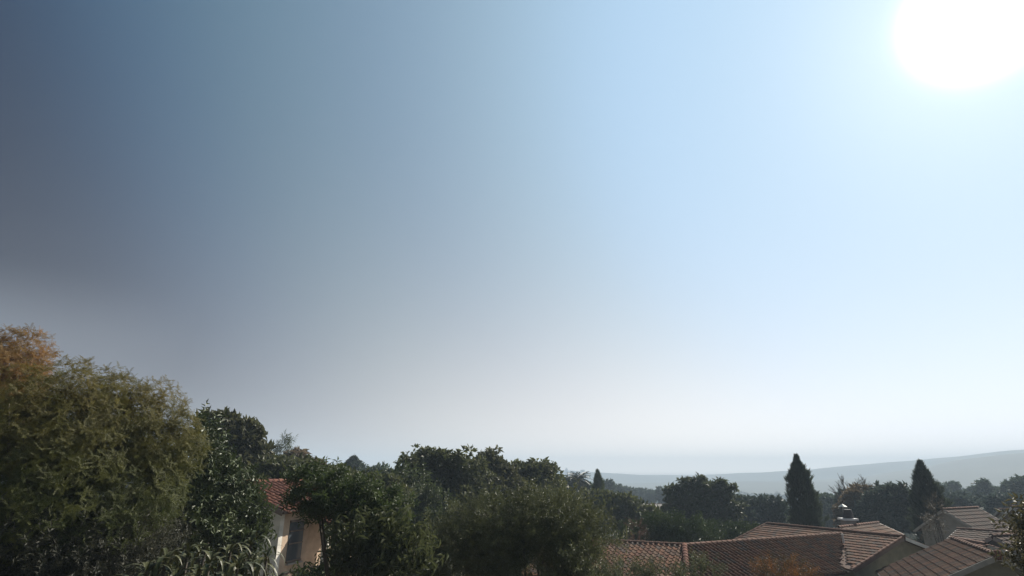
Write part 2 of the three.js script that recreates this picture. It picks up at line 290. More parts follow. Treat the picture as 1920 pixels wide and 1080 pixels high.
/* One slope: O a point of the ridge, u along it, w level and downhill, outline in plan metres [along, down]. */
function slope(base, roof, { O, u, w, pitch, outline, each = false, tones = tileTones, tileW = .25, gauge = .36, relief = 1, keep }) {
  u = u.clone(); const tn = Math.tan(pitch * DEG), c = Math.cos(pitch * DEG), s = V(w.x * c, -Math.sin(pitch * DEG), w.z * c);
  let n = s.clone().cross(u); if (n.y < 0) { u.negate(); n.negate(); outline = outline.map(([a, b]) => [-a, b]); }
  const spot = (a, b) => O.clone().addScaledVector(u, a).addScaledVector(s, b / c);
  const deck = prism(outline.map(([a, b]) => spot(a, b).addScaledVector(n, -.01).sub(base)), n.clone().multiplyScalar(-.09));
  const inside = (a, b) => { let k = false; for (let i = 0, j = outline.length - 1; i < outline.length; j = i++) { const [xi, yi] = outline[i], [xj, yj] = outline[j]; if ((yi > b) !== (yj > b) && a < (xj - xi) * (b - yi) / (yj - yi) + xi) k = !k; } return k; };
  const As = outline.map((p) => p[0]), Bs = outline.map((p) => p[1]), a0 = Math.min(...As), a1 = Math.max(...As), rows = Math.ceil(Math.max(...Bs) / c / gauge), cols = Math.ceil((a1 - a0) / tileW), joined = tones.map(() => []);
  const rot = new THREE.Matrix4().makeBasis(u, n, s);
  for (let j = 0; j < rows; j++) for (let i = 0; i < cols; i++) {
    const a = a0 + i * tileW, b = j * gauge, mid = spot(a + tileW / 2, (b + gauge / 2) * c);
    if (!inside(a + tileW / 2, (b + gauge / 2) * c) || (keep && !keep(mid))) continue;
    const tone = Math.floor(roofRandom() * tones.length), m = rot.clone().setPosition(spot(a, b * c).addScaledVector(n, .004 + .006 * roofRandom()).sub(base));
    m.multiply(new THREE.Matrix4().makeRotationY((roofRandom() - .5) * .03));
    if (each) { const t = new THREE.Mesh(shapeOf('tile', tileW, gauge + .03, relief), tones[tone]); t.name = 'roof_tile'; t.castShadow = t.receiveShadow = true; t.applyMatrix4(m); roof().add(t); }
    else joined[tone].push(shapeOf('tile', tileW, gauge + .03, relief).clone().applyMatrix4(m));
  }
  return { deck, joined, spot: (a, b) => spot(a, b) };
}
function caps(base, roof, a, b, { name = 'ridge_tile', r = .135, gauge = .4, tones = ridgeTones, lift = .0 } = {}) {
  const d = b.clone().sub(a), L = d.length(), n = Math.max(1, Math.round(L / gauge)), z = d.clone().normalize(), x = UP.clone().cross(z).normalize(), y = z.clone().cross(x);
  for (let k = 0; k < n; k++) {
    const t = new THREE.Mesh(shapeOf('cap', r, L / n + .05), tones[Math.floor(roofRandom() * tones.length)]); t.name = name; t.castShadow = t.receiveShadow = true;
    t.applyMatrix4(new THREE.Matrix4().makeBasis(x, y, z).setPosition(a.clone().addScaledVector(z, k * L / n).addScaledVector(UP, lift + .008 * roofRandom()).sub(base)));
    roof.add(t);
  }
}
/* Collects the slopes of one house into a part named roof, its tiles below it. */
function roofOf(root, slopes, deckMaterial = M.deck) {
  const base = root.position, late = []; let roof = null;
  const made = slopes.map((s) => slope(base, () => ({ add: (t) => late.push(t) }), s));
  roof = part('roof', mergeGeometries(made.map((m) => m.deck)), deckMaterial, root);
  late.forEach((t) => roof.add(t));
  slopes.forEach((s, i) => made[i].joined.forEach((list, k) => { if (list.length) part('roof_tiles', mergeGeometries(list), (s.tones ?? tileTones)[k], roof, 'stuff'); }));
  return roof;
}
function windowOn(root, c, along, out, w, h, frame = M.frame) {   // frame standing 4 cm proud, with a pane and a sill
  const p = c.clone().sub(root.position), x = along.clone().multiplyScalar(w / 2), y = V(0, h / 2, 0), f = [];
  const bar = (a, b) => f.push(beam(a, b, .08, .08)); const q = [p.clone().sub(x).sub(y), p.clone().add(x).sub(y), p.clone().add(x).add(y), p.clone().sub(x).add(y)].map((v) => v.addScaledVector(out, .02));
  bar(q[0], q[1]); bar(q[3], q[2]); f.push(beam(q[0].clone().addScaledVector(V(0, 1, 0), .04), q[3].clone().addScaledVector(V(0, 1, 0), -.04), .08, .08), beam(q[1].clone().addScaledVector(V(0, 1, 0), .04), q[2].clone().addScaledVector(V(0, 1, 0), -.04), .08, .08));
  f.push(beam(q[0].clone().add(x).add(V(0, .05, 0)), q[3].clone().add(x).add(V(0, -.05, 0)), .05, .05));
  const win = part('window', mergeGeometries(f), frame, root);
  part('pane', prism(q.map((v) => v.clone().addScaledVector(out, -.012)), out.clone().multiplyScalar(.012)), M.glass, win);
  part('sill', beam(q[0].clone().addScaledVector(out, .05).addScaledVector(V(0, 1, 0), -.09), q[1].clone().addScaledVector(out, .05).addScaledVector(V(0, 1, 0), -.09), .16, .06), M.fascia, win);
}
/* A gabled house: end = nearer end of its ridge, az = heading of the ridge away from that end. */
function gabled({ name, label, category = 'house', group, end, az, length, half, pitch, wall, wallMaterial = M.wallGrey, tones, each, tileW, gauge, relief, over = .4, fascia = M.fascia, floor }) {
  const u = heading(az), R = heading(az + 90), L = heading(az - 90), tn = Math.tan(pitch * DEG);
  const g = end.clone().addScaledVector(u, length / 2), base = V(g.x, floor ?? terrain(g.x, g.z) - .1, g.z), root = thing(name, label, category, base, group), at3 = (a, b, dy = 0) => end.clone().addScaledVector(u, a).addScaledVector(R, b).add(V(0, -Math.abs(b) * tn + dy, 0));
  const box = [[0, 0], [length, 0], [length, half], [0, half]], common = { O: end, u, pitch, outline: box, tones, each, tileW, gauge, relief };
  const roof = roofOf(root, [{ ...common, w: R }, { ...common, w: L, each: each === 'left' || each === true }].map((s, i) => ({ ...s, each: each === true || (each === 'left' && i === 1) })));
  caps(base, roof, at3(length, 0, .02), at3(0, 0, .02));
  const iw = half - over, wallPoly = (a) => [at3(a, 0, -.12), at3(a, iw, -.12), at3(a, iw).setY(base.y), at3(a, -iw).setY(base.y), at3(a, -iw, -.12)].map((p) => p.sub(base));
  const th = u.clone().multiplyScalar(.22);
  part('gable_wall', prism(wallPoly(over), th), wallMaterial, root);
  part('gable_wall', prism(wallPoly(length - over - .22), th), wallMaterial, root);
  for (const s of [-1, 1]) {
    const a = at3(over + .225, iw * s, -.16), b = at3(length - over - .225, iw * s, -.16), dn = (p) => p.clone().setY(base.y);
    part('wall', prism([a, b, dn(b), dn(a)].map((p) => p.sub(base)), R.clone().multiplyScalar(-.2 * s)), wallMaterial, root);
    for (const e of [0, length]) part('fascia_board', beam(at3(e, .05 * s, -.09).addScaledVector(u, e ? .02 : -.02).sub(base), at3(e, half * s, -.09).addScaledVector(u, e ? .02 : -.02).sub(base), .035, .2), fascia, root);
    part('gutter', beam(at3(0, half * s + .07 * s, -.03).sub(base), at3(length, half * s + .07 * s, -.03).sub(base), .12, .1), fascia, root);
  }
  return { root, roof, at: at3, u, R, iw };
}

// the long tiled house in front: a gabled wing running away, a wing across, and a third turned from it
{
  const yM = 5.03, yN = 4.88, apex = atHeight(1695, 1007, yM), u = heading(-23.5), w = heading(-113.5), pM = 16.8, tM = Math.tan(pM * DEG);
  const base = V(15, terrain(15, -38) - .1, -38), root = thing('tiled_house', 'long brown tile roofed house at lower right with meeting ridges and an olive gable wall', 'house', base);
  const n0 = atHeight(1283, 1023, yN), n1 = atHeight(1582, 1001, yN), uN = heading(62.95), wN = heading(152.95), LN = n1.distanceTo(n0), tN = Math.tan(20 * DEG);
  const uP = heading(-62.3), wP = heading(-152.3), LP = 7.5, eN = 3.7;
  const hM = (p) => { const q = p.clone().sub(apex); return yM - Math.abs(q.dot(w)) * tM; }, hN = (p) => yN - Math.abs(p.clone().sub(n0).dot(wN)) * tN;
  const onM = (p) => { const q = p.clone().sub(apex), b = q.dot(w), a = q.dot(u); return a > 0 && a < 10.1 && Math.abs(b) < 4.75; };
  const hip = 3.45, eP = 4.95, aP = -1.03, tP = Math.tan(15.2 * DEG);   // the hip between the two front slopes
  const roof = roofOf(root, [
    { O: n0, u: uP, w: wP, pitch: 15.2, outline: [[0, 0], [LP, 0], [LP, eP], [aP, eP]], each: true, tileW: .29, relief: 1.3 },
    { O: n0, u: uN, w: wN, pitch: 20, outline: [[0, 0], [LN, 0], [LN - 5.2, 2.9], [LN - 5.9, eN], [-hip, eN]], tileW: .3, relief: 1.45, keep: (p) => !(onM(p) && hM(p) > p.y + .02) },
    { O: apex, u, w, pitch: pM, relief: .3, outline: [[0, 0], [10.1, 0], [10.1, 4.75], [0, 4.75]], keep: (p) => { const q = p.clone().sub(n0), a = q.dot(uN), b = q.dot(wN); return !(a > 0 && a < LN && Math.abs(b) < eN && hN(p) > p.y + .02); } },
    { O: apex, u, w: w.clone().negate(), pitch: pM, relief: .3, outline: [[0, 0], [10.1, 0], [10.1, 4.75], [0, 4.75]] },
    { O: n0, u: uN, w: wN.clone().negate(), pitch: 20, outline: [[0, 0], [LN - .5, 0], [LN - .5, .8], [hip * .5, eN * .5]], tones: [tileTones[0]] },
    { O: n0, u: uP, w: wP.clone().negate(), pitch: 15.2, outline: [[0, 0], [LP, 0], [LP, eN], [hip * .6, eN]], tones: [tileTones[1]] },
  ]);
  const P = (O, a, b, U, W, t, dy = .02) => O.clone().addScaledVector(U, a).addScaledVector(W, b).add(V(0, -Math.abs(b) * t + dy, 0));
  caps(base, roof, P(apex, 10.1, 0, u, w, tM), P(apex, 0, 0, u, w, tM)); caps(base, roof, n1.clone().add(V(0, .02, 0)), n0.clone().add(V(0, .02, 0))); caps(base, roof, P(n0, LP, 0, uP, wP, tP), P(n0, .1, 0, uP, wP, tP));
  caps(base, roof, n0.clone().add(V(0, .05, 0)), P(n0, -hip, eN, uN, wN, tN, .05), { name: 'hip_tile', r: .16, gauge: .36, tones: redTones });
  caps(base, roof, P(apex, 0.02, .1, u, w, tM, .02), P(apex, .02, 4.75, u, w, tM, .02), { name: 'verge_tile', r: .1, gauge: .42 });
  caps(base, roof, P(apex, 10.08, .1, u, w, tM, .02), P(apex, 10.08, 4.75, u, w, tM, .02), { name: 'verge_tile', r: .1, gauge: .42 });
  const vent = atHeight(1581, 1013, 4.75).sub(base); part('vent_pipe', new THREE.CylinderGeometry(.06, .06, .5, 10).translate(vent.x, vent.y + .1, vent.z), M.paleFascia, roof);
  const lo = (p) => p.clone().setY(base.y), wallAt = (a, b, thick, m, name = 'wall') => part(name, prism([a, b, lo(b), lo(a)].map((p) => p.clone().sub(base)), thick), m, root);
  const gw = (a) => [P(apex, a, 0, u, w, tM, -.13), P(apex, a, -4.3, u, w, tM, -.13), lo(P(apex, a, -4.3, u, w, tM)), lo(P(apex, a, 4.3, u, w, tM)), P(apex, a, 4.3, u, w, tM, -.13)].map((p) => p.sub(base));
  part('gable_wall', prism(gw(.35), u.clone().multiplyScalar(.22)), M.wallOlive, root); part('gable_wall', prism(gw(9.5), u.clone().multiplyScalar(.22)), M.wallOlive, root);
  for (const s of [-1, 1]) part('fascia_board', beam(P(apex, -.03, .08 * s, u, w, tM, -.08).sub(base), P(apex, -.03, 4.75 * s, u, w, tM, -.08).sub(base), .04, .18), s > 0 ? M.frame : M.paleFascia, root);
  wallAt(P(apex, .58, 4.3, u, w, tM, -.2), P(apex, 9.45, 4.3, u, w, tM, -.2), w.clone().multiplyScalar(-.2), M.wallOlive);
  wallAt(P(apex, .58, -4.3, u, w, tM, -.2), P(apex, 9.45, -4.3, u, w, tM, -.2), w.clone().multiplyScalar(.2), M.wallOlive);
  wallAt(P(n0, -hip * .85, eN - .5, uN, wN, tN, -.2), P(n0, LN - 5.9, eN - .5, uN, wN, tN, -.2), wN.clone().multiplyScalar(-.2), M.wallOlive);
  wallAt(P(n0, aP * .85 + .25, eP - .5, uP, wP, tP, -.2), P(n0, LP - .4, eP - .5, uP, wP, tP, -.2), wP.clone().multiplyScalar(-.2), M.wallOlive);
  const ew = [P(n0, LP - .4, 0, uP, wP, tP, -.13), P(n0, LP - .4, -3.2, uP, wP, tP, -.13), lo(P(n0, LP - .4, -3.2, uP, wP, tP)), lo(P(n0, LP - .4, 4.4, uP, wP, tP)), P(n0, LP - .4, 4.4, uP, wP, tP, -.13)].map((p) => p.sub(base));
  part('gable_wall', prism(ew, uP.clone().multiplyScalar(-.2)), M.wallOlive, root);
}
// the nearer wing at the bottom right corner
{
  const far = atHeight(1785, 1009, 5.25), near = atHeight(1870, 1041, 5.25), d = far.clone().sub(near), az = Math.atan2(d.x, -d.z) / DEG;
  const h = gabled({ name: 'tiled_outbuilding', label: 'tile roofed outbuilding at the bottom right, its ridge ending in a pinkish tile', end: near, az, length: d.length(), half: 3.75, pitch: 26, wallMaterial: M.wallOlive, each: 'left', relief: .45, tileW: .25, gauge: .385, over: .5 });
  const e = near.clone().addScaledVector(h.u, -.12).sub(h.root.position), q = new THREE.Quaternion().setFromUnitVectors(V(0, 1, 0), h.u);
  const endTile = new THREE.SphereGeometry(.2, 14, 8, 0, 2 * Math.PI, 0, Math.PI / 2).scale(1, .9, 1); endTile.applyQuaternion(new THREE.Quaternion().setFromUnitVectors(V(0, 1, 0), h.u.clone().negate())).translate(e.x, e.y + .03, e.z);
  const et = part('end_tile', endTile, redTones[1], h.roof); et.userData.label = 'pinkish rounded end tile';
}
// houses beyond, all under dull tiles
const plain = { tileW: .5, gauge: .42, relief: .5, tones: dullTones };
gabled({ name: 'neighbour_house', label: 'farthest right grey roofed house with a pale edged gable above the long gutter', end: at(1897, 950, 72), az: 98, length: 11, half: 5, pitch: 29, fascia: M.paleFascia, ...plain });
gabled({ name: 'neighbour_house', label: 'dull roofed house whose gable shows just behind the farthest right gable', end: at(1873, 955, 82), az: 98, length: 10, half: 5, pitch: 29, ...plain });
gabled({ name: 'neighbour_house', label: 'small grey gabled house beside the wide dark cypress on its right', end: at(1767, 955, 62), az: 62, length: 6, half: 2.6, pitch: 35, wallMaterial: M.wallGrey, ...plain });
{ const a = at(1796, 992, 57), b = at(1890, 991, 56), d = b.clone().sub(a); b.y = a.y; gabled({ name: 'neighbour_house', label: 'low long house with a pale straight gutter between the two right gables', end: a, az: Math.atan2(d.x, -d.z) / DEG, length: d.length() + 2, half: 2.4, pitch: 14, fascia: M.paleFascia, ...plain }); }
gabled({ name: 'neighbour_house', label: 'grey gable with a thin edge above the pinkish end tile at right', end: at(1860, 1005, 46), az: 72, length: 8, half: 3.4, pitch: 30, wallMaterial: M.wallGrey, ...plain });
{ const a = at(1796, 1011, 47), b = at(1846, 1013, 44.5), d = b.clone().sub(a); b.y = a.y; gabled({ name: 'garden_shed', label: 'low reddish tiled roof just behind the scalloped ridge of the near outbuilding', category: 'shed', end: a, az: Math.atan2(d.x, -d.z) / DEG, length: d.length(), half: 2.2, pitch: 18, ...plain, tones: redTones }); }
{ // low gabled roof with a chimney, behind the long house
  const far = at(1649, 980, 54), near = atHeight(1572, 989, far.y), d = far.clone().sub(near);
  const h = gabled({ name: 'chimney_house', label: 'low reddish roofed house with a white slabbed chimney behind the long tiled roof', end: near, az: Math.atan2(d.x, -d.z) / DEG, length: d.length() - .2, half: 1.5, pitch: 24, fascia: M.frame, ...plain, tones: [dullTones[1], tileTones[3], tileTones[1]] });
  const c = at(1590, 974, 50.5).sub(h.root.position);
  part('chimney', boxUV(new THREE.BoxGeometry(.75, 2.2, .75).translate(c.x, c.y - 1.15, c.z)), M.wallGrey, h.roof);
  const slab = new THREE.BoxGeometry(1, .13, 1).translate(c.x, c.y + .02, c.z), pot = new THREE.CylinderGeometry(.3, .36, .6, 14).translate(c.x + .05, c.y + .39, c.z), cone = new THREE.ConeGeometry(.3, .2, 14).translate(c.x - .22, c.y + .98, c.z), post = new THREE.CylinderGeometry(.05, .05, .9, 8).translate(c.x - .22, c.y + .48, c.z);
  part('chimney_slab', boxUV(slab), M.white, h.roof); part('chimney_pot', pot, M.darkClay, h.roof); part('cowl', mergeGeometries([cone, post]), M.metal, h.roof);
}
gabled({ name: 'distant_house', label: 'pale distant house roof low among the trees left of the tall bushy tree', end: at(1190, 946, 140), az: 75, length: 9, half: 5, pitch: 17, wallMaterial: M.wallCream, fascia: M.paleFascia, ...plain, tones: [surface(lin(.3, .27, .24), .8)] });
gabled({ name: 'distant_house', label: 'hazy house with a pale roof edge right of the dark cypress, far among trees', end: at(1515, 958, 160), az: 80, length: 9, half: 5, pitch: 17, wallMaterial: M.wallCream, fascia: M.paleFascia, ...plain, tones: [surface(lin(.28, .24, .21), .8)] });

// the two storey house glimpsed between the trees on the left
{
  const u = heading(16), out = heading(106), c0 = at(523, 1000, 27), corner = V(c0.x, 0, c0.z), eave = at(547, 958, 27).y, LEN = 5.2, DEEP = 5.4, pitch = 20, tn = Math.tan(pitch * DEG), gy = terrain(corner.x, corner.z) - .1;
  const ridge = corner.clone().addScaledVector(out, -DEEP / 2).setY(eave + (DEEP / 2 + .5) * tn), base = V(corner.x, gy, corner.z), root = thing('courtyard_house', 'cream two storey house with red tile roofs glimpsed between trees at lower left', 'house', base);
  const roof = roofOf(root, [{ O: ridge.clone().addScaledVector(u, -.5), u, w: out, pitch, outline: [[0, 0], [LEN + 1, 0], [LEN + 1, DEEP / 2 + .5], [0, DEEP / 2 + .5]], tones: redTones, each: true, tileW: .36, gauge: .4 }, { O: ridge.clone().addScaledVector(u, -.5), u, w: out.clone().negate(), pitch, outline: [[0, 0], [LEN + 1, 0], [LEN + 1, DEEP / 2 + .5], [0, DEEP / 2 + .5]], ...plain, tones: redTones }]);
  caps(base, roof, ridge.clone().addScaledVector(u, LEN + .5), ridge.clone().addScaledVector(u, -.5), { tones: redTones });
  const p = (a, o, y) => corner.clone().addScaledVector(u, a).addScaledVector(out, o).setY(y).sub(base), th = u.clone().multiplyScalar(.25);
  const gable = (a) => [p(a, -DEEP / 2, ridge.y - .14), p(a, 0, eave + .5 * tn - .14), p(a, 0, gy), p(a, -DEEP, gy), p(a, -DEEP, eave + .5 * tn - .14)];
  part('gable_wall', prism(gable(0), th), M.wallWhite, root); part('gable_wall', prism(gable(LEN - .25), th), M.wallCream, root);
  const top = eave + .5 * tn - .18;
  part('wall', prism([p(.255, 0, top), p(LEN - .255, 0, top), p(LEN - .255, 0, gy), p(.255, 0, gy)], out.clone().multiplyScalar(-.22)), M.wallCream, root);
  part('wall', prism([p(.255, -DEEP, top), p(LEN - .255, -DEEP, top), p(LEN - .255, -DEEP, gy), p(.255, -DEEP, gy)], out.clone().multiplyScalar(.22)), M.wallCream, root);
  part('gutter', beam(p(-.5, .56, eave - .02), p(LEN + .5, .56, eave - .02), .13, .11), M.frame, root);
  part('fascia_board', beam(p(-.52, .45, eave - .06), p(-.52, -DEEP / 2, ridge.y - .1), .04, .2), M.frame, root);
  for (const [a, y, w, h] of [[1.15, eave - 1.25, 1, 1.6], [1.2, eave - 3.9, 1, 1.2]]) windowOn(root, p(a, 0, y).add(base), u, out, w, h);
  windowOn(root, p(0, -1.6, eave - 1.2).add(base), out, u.clone().negate(), .9, 1.2);
  part('downpipe', beam(p(1.72, .09, eave), p(1.72, .09, gy), .09, .09), M.paleFascia, root);
  for (const y of [eave - .85, eave - 1.35]) part('window_bar', beam(p(.66, .045, y), p(1.64, .045, y), .05, .05), M.frame, root);
  part('shutter', prism([p(.1, .03, eave - 3.5), p(.62, .03, eave - 3.5), p(.62, .03, eave - 2.72), p(.1, .03, eave - 2.72)], out.clone().multiplyScalar(.04)), surface(lin(.11, .14, .09), .7), root);
  part('string_course', beam(p(-.04, .03, eave - 2.55), p(LEN, .03, eave - 2.55), .12, .14), M.frame, root);
  // lower porch with its own hipped tile roof on posts, and a stepped garden wall
  const pr = corner.clone().addScaledVector(u, 1.75).addScaledVector(out, .02).setY(eave - .1), porch = slopePorch(root, pr, u, out);
  for (const a of [1.95, 3.05, 4.2]) part('porch_post', boxUV(new THREE.BoxGeometry(.26, 2.0, .26)).translate(...p(a, 1.0, eave - 1.6).toArray()), M.wallWhite, root);
  part('porch_floor', prism([p(1.7, .02, eave - 2.6), p(4.6, .02, eave - 2.6), p(4.6, 1.3, eave - 2.6), p(1.7, 1.3, eave - 2.6)], V(0, -.25, 0)), M.wallCream, root);
  for (let k = 0; k < 9; k++) part('step', boxUV(new THREE.BoxGeometry(.42, .22, 1.3)).rotateY(68 * DEG).translate(...p(-.5 + k * .36, 1.1, eave - 3.4 + k * .1).toArray()), M.wallCream, root);
  part('parapet', prism([p(-.6, 2.0, eave - 2.55), p(2.6, 2.0, eave - 1.9), p(2.6, 2.0, gy), p(-.6, 2.0, gy)], out.clone().multiplyScalar(.22)), M.wallCream, root);
}
function slopePorch(root, O, u, out) {
  const base = root.position, late = [], s = slope(base, () => ({ add: (t) => late.push(t) }), { O, u, w: out, pitch: 24, outline: [[0, 0], [2.8, 0], [2.8, 1.3], [0, 1.3]], tones: redTones, each: true, tileW: .33, gauge: .38 });
  const roof = part('porch_roof', s.deck, M.deck, root); late.forEach((t) => roof.add(t)); return roof;
}
// towers standing on the far skyline
{
  const m = surface(lin(.3, .3, .32), .9);
  for (const [px, top, w, label, stepped] of [[1062, 877, 7, 'thin hazy tower on the far skyline left of the palm', 1], [1092, 881, 13, 'broad hazy block on the far skyline above the palm', 0], [1073, 883, 9, 'low hazy block on the far skyline between the tower and the palm', 0]]) {
    const t = at(px, top, 1750), y = terrain(t.x, t.z) - 2, H = t.y - y, root = thing('distant_tower', label, 'tower', V(t.x, y, t.z));
    const body = part('tower_body', boxUV(new THREE.BoxGeometry(w, H * .86, w * .8).translate(0, H * .43, 0)), m, root);
    part('tower_top', boxUV(new THREE.BoxGeometry(w * (stepped ? .45 : .8), H * .14, w * .4).translate(0, H * .93, 0)), m, root);
  }
}

// ------------------------------------------------------------------ trees and shrubs, left to right and near to far
const topGlow = (lo, hi, most) => (t, r) => most * smooth(t.h, lo, hi) * (.45 + .55 * smooth(t.n + (r() - .5) * .8, -.5, .5));  // golden light through the upper leaves, painted into their colour by height
tree({ name: 'feathery_tree', label: 'rust tinged feathery tree rising highest at the left edge', dist: 21, boughs: [[10, 690, 75, 82], [-70, 720, 120, 100], [-20, 800, 110, 100, 1]], twig: 'feather', size: .58, density: 1.1, sprig: .12, color: G.gold, bloomOrGlow: topGlow(6.5, 11.5, .95), lift: .5, rough: .3, foot: -60 });
tree({ name: 'feathery_tree', label: 'big olive gold feathery tree filling the lower left with drooping fronds', dist: 15, boughs: [[150, 800, 150, 114], [225, 802, 100, 90], [80, 790, 140, 100, -.6], [268, 832, 100, 82], [322, 852, 60, 58], [60, 890, 150, 110, -.8], [205, 930, 120, 90, -.4], [298, 925, 50, 72], [-70, 860, 140, 130], [110, 985, 150, 80, -.6], [235, 985, 80, 50]], twig: 'feather', size: .52, density: .85, sprig: .12, color: [[.06, .084, .02], [.145, .16, .04], [.32, .21, .045]], bloomOrGlow: topGlow(7.6, 11.2, .55), lift: .45, gap: -.3, rough: .26, foot: 120, trunk: .22 });  // third colour paints the backlit glow of the top leaves
tree({ name: 'glossy_tree', label: 'dark tree with small pale glinting leaves right of the feathery tree', dist: 17, boughs: [[366, 890, 42, 78], [398, 935, 55, 66, .6], [345, 960, 52, 60]], twig: 'broad', gloss: true, size: .8, density: 1.2, color: G.dark, gap: -.2 });
tree({ name: 'layered_tree', label: 'tall dark tree with flat layered top behind the feathery tree', dist: 38, boughs: [[415, 796, 35, 17], [442, 815, 40, 20], [405, 832, 44, 32], [455, 850, 42, 30], [430, 900, 75, 62], [476, 872, 26, 28]], twig: 'clump', size: 1.3, density: 1.1, color: [[.055, .064, .03], [.12, .12, .055]], rough: .5, gap: -.2 });
tree({ name: 'small_tree', label: 'small dark pointed treetop just right of the layered tree', dist: 66, boughs: [[527, 848, 16, 19], [520, 868, 22, 18]], twig: 'needle', size: 2.2, density: 1.4, color: G.dark });
tree({ name: 'small_tree', label: 'small tan treetop beside the dark pointed one on the skyline', dist: 60, boughs: [[556, 868, 22, 18], [585, 880, 22, 14]], twig: 'clump', size: 1.6, color: G.brown });
tree({ name: 'spreading_tree', label: 'wide flat topped dark tree spreading above the red roofed house', dist: 37, boughs: [[515, 910, 88, 40], [598, 910, 80, 28], [450, 930, 80, 52], [668, 926, 72, 26], [580, 940, 120, 40], [690, 950, 70, 50]], twig: 'clump', size: 1.15, density: 1.25, color: G.olive, rough: .3 });
tree({ name: 'overhanging_tree', label: 'dark tree overhanging the red tiles on their right side', dist: 15, boughs: [[598, 918, 50, 33], [714, 965, 44, 36], [655, 936, 52, 32], [625, 945, 30, 18]], twig: 'broad', size: .62, density: 1.1, gap: -.34, color: G.mid, foot: 725, lift: .1 });
tree({ name: 'hedge_tree', label: 'dark dense tree left of the red roofed house', dist: 20.5, boughs: [[438, 955, 46, 58], [420, 1010, 66, 55], [468, 985, 30, 50]], twig: 'droop', size: 1, density: 1.2, color: G.dark, foot: 440 });
tree({ name: 'hedge', label: 'unlit dark hedge along the bottom left corner', category: 'hedge', dist: 14, boughs: [[60, 1060, 120, 66], [180, 1065, 110, 60], [285, 1050, 60, 50, .8], [-60, 1040, 100, 90]], twig: 'fine', size: .9, density: 1.2, color: [[.04, .042, .026], [.07, .07, .04]], rough: .25 });
tree({ name: 'green_shrub', label: 'bright green shrub right of the porch of the cream house', category: 'shrub', dist: 22, boughs: [[634, 1000, 18, 22], [630, 1046, 20, 24], [595, 1080, 36, 8]], twig: 'droop', gloss: true, size: .8, color: [[.06, .085, .025], [.12, .15, .04]] });
conifer({ name: 'conical_tree', label: 'hazy conical tree standing above the dark skyline left of centre', category: 'tree', px: 665, top: 846, width: 58, dist: 96, outline: [[0, .05], [.05, .28], [.15, .5], [.35, .75], [1, 1]], size: 2.1, twig: 'clump', color: G.blue });
tree({ name: 'skyline_tree', label: 'low rounded treetop between the two conical ones left of centre', dist: 84, boughs: [[712, 889, 20, 14], [690, 898, 28, 14], [735, 900, 24, 14]], twig: 'clump', size: 1.9, color: G.blue });
conifer({ name: 'small_conifer', label: 'small narrow conifer beside the tall spiky tree at centre left', category: 'tree', px: 751, top: 878, width: 20, dist: 82, outline: [[0, .05], [.1, .5], [.3, .9], [1, 1]], size: 1.6, color: G.dark });
tree({ name: 'spiky_tree', label: 'tall loose topped tree with sprigs against the sky at centre left', dist: 44, boughs: [[806, 866, 28, 20], [842, 871, 32, 20], [788, 900, 44, 36], [846, 905, 56, 40], [820, 950, 80, 50]], twig: 'clump', size: 1.15, density: 1.05, color: G.olive, rough: 1, sprig: .55, gap: -.1, lift: .9 });
tree({ name: 'round_tree', label: 'rounded tree on the skyline right of the sprigged tree', dist: 49, boughs: [[918, 874, 34, 22], [905, 910, 55, 38], [942, 895, 26, 26]], twig: 'clump', size: 1.2, density: 1.1, color: [[.07, .074, .034], [.13, .13, .06]], rough: .7, gap: -.14 });
tree({ name: 'ragged_tree', label: 'ragged tree ending the high skyline just left of the palm', dist: 53, boughs: [[1002, 884, 32, 15], [972, 900, 38, 26], [1030, 906, 20, 18], [1000, 940, 60, 40]], twig: 'clump', size: 1.3, color: G.olive, rough: .95, sprig: .5, gap: -.12, lift: .8 });
tree({ name: 'backing_tree', label: 'dark tree mass below the small conifers left of centre', dist: 40, boughs: [[735, 935, 66, 34], [770, 965, 70, 40], [700, 975, 60, 40]], twig: 'broad', size: 1.5, color: G.dark });
tree({ name: 'olive_tree', label: 'broad grey green fine leaved tree in the bottom centre', dist: 17, boughs: [[1000, 985, 100, 50], [1064, 1000, 74, 42], [915, 1012, 90, 58], [860, 1045, 80, 46], [1058, 1056, 40, 34], [1010, 1060, 120, 50]], twig: 'fine', size: 1, density: 1.25, color: [[.075, .088, .042], [.16, .17, .078]], rough: .5, foot: 1000, trunk: .14 });
tree({ name: 'drooping_tree', label: 'dark tree with drooping leaf tufts left of the olive tree', dist: 14, boughs: [[700, 1020, 66, 56], [745, 1052, 66, 46], [672, 1058, 40, 40]], twig: 'droop', size: .85, density: 1.1, color: [[.06, .074, .032], [.125, .14, .06]], foot: 705, gap: -.15 });
tree({ name: 'skyline_tree', label: 'low bushy tree under the palm crown', dist: 106, boughs: [[1058, 912, 26, 13], [1088, 925, 40, 18], [1045, 922, 30, 16]], twig: 'clump', size: 2, color: G.blue });
conifer({ name: 'slim_cypress', label: 'slim dark cypress just right of the palm', px: 1120, top: 875, width: 15, dist: 88, outline: [[0, .03], [.06, .3], [.14, .6], [.3, .9], [1, 1]], size: 1.35, density: 1.4, color: G.dark });
tree({ name: 'garden_tree', label: 'grey green tree between the olive tree and the distant house', dist: 64, boughs: [[1165, 958, 50, 24], [1125, 955, 40, 26], [1200, 978, 50, 22]], twig: 'clump', size: 1.6, color: G.olive });
tree({ name: 'garden_tree', label: 'dark low tree below the distant house and above the left tile ridge', dist: 46, boughs: [[1245, 990, 46, 22], [1215, 1003, 50, 22], [1290, 1006, 50, 24]], twig: 'droop', size: 1.4, color: G.mid, gloss: true });
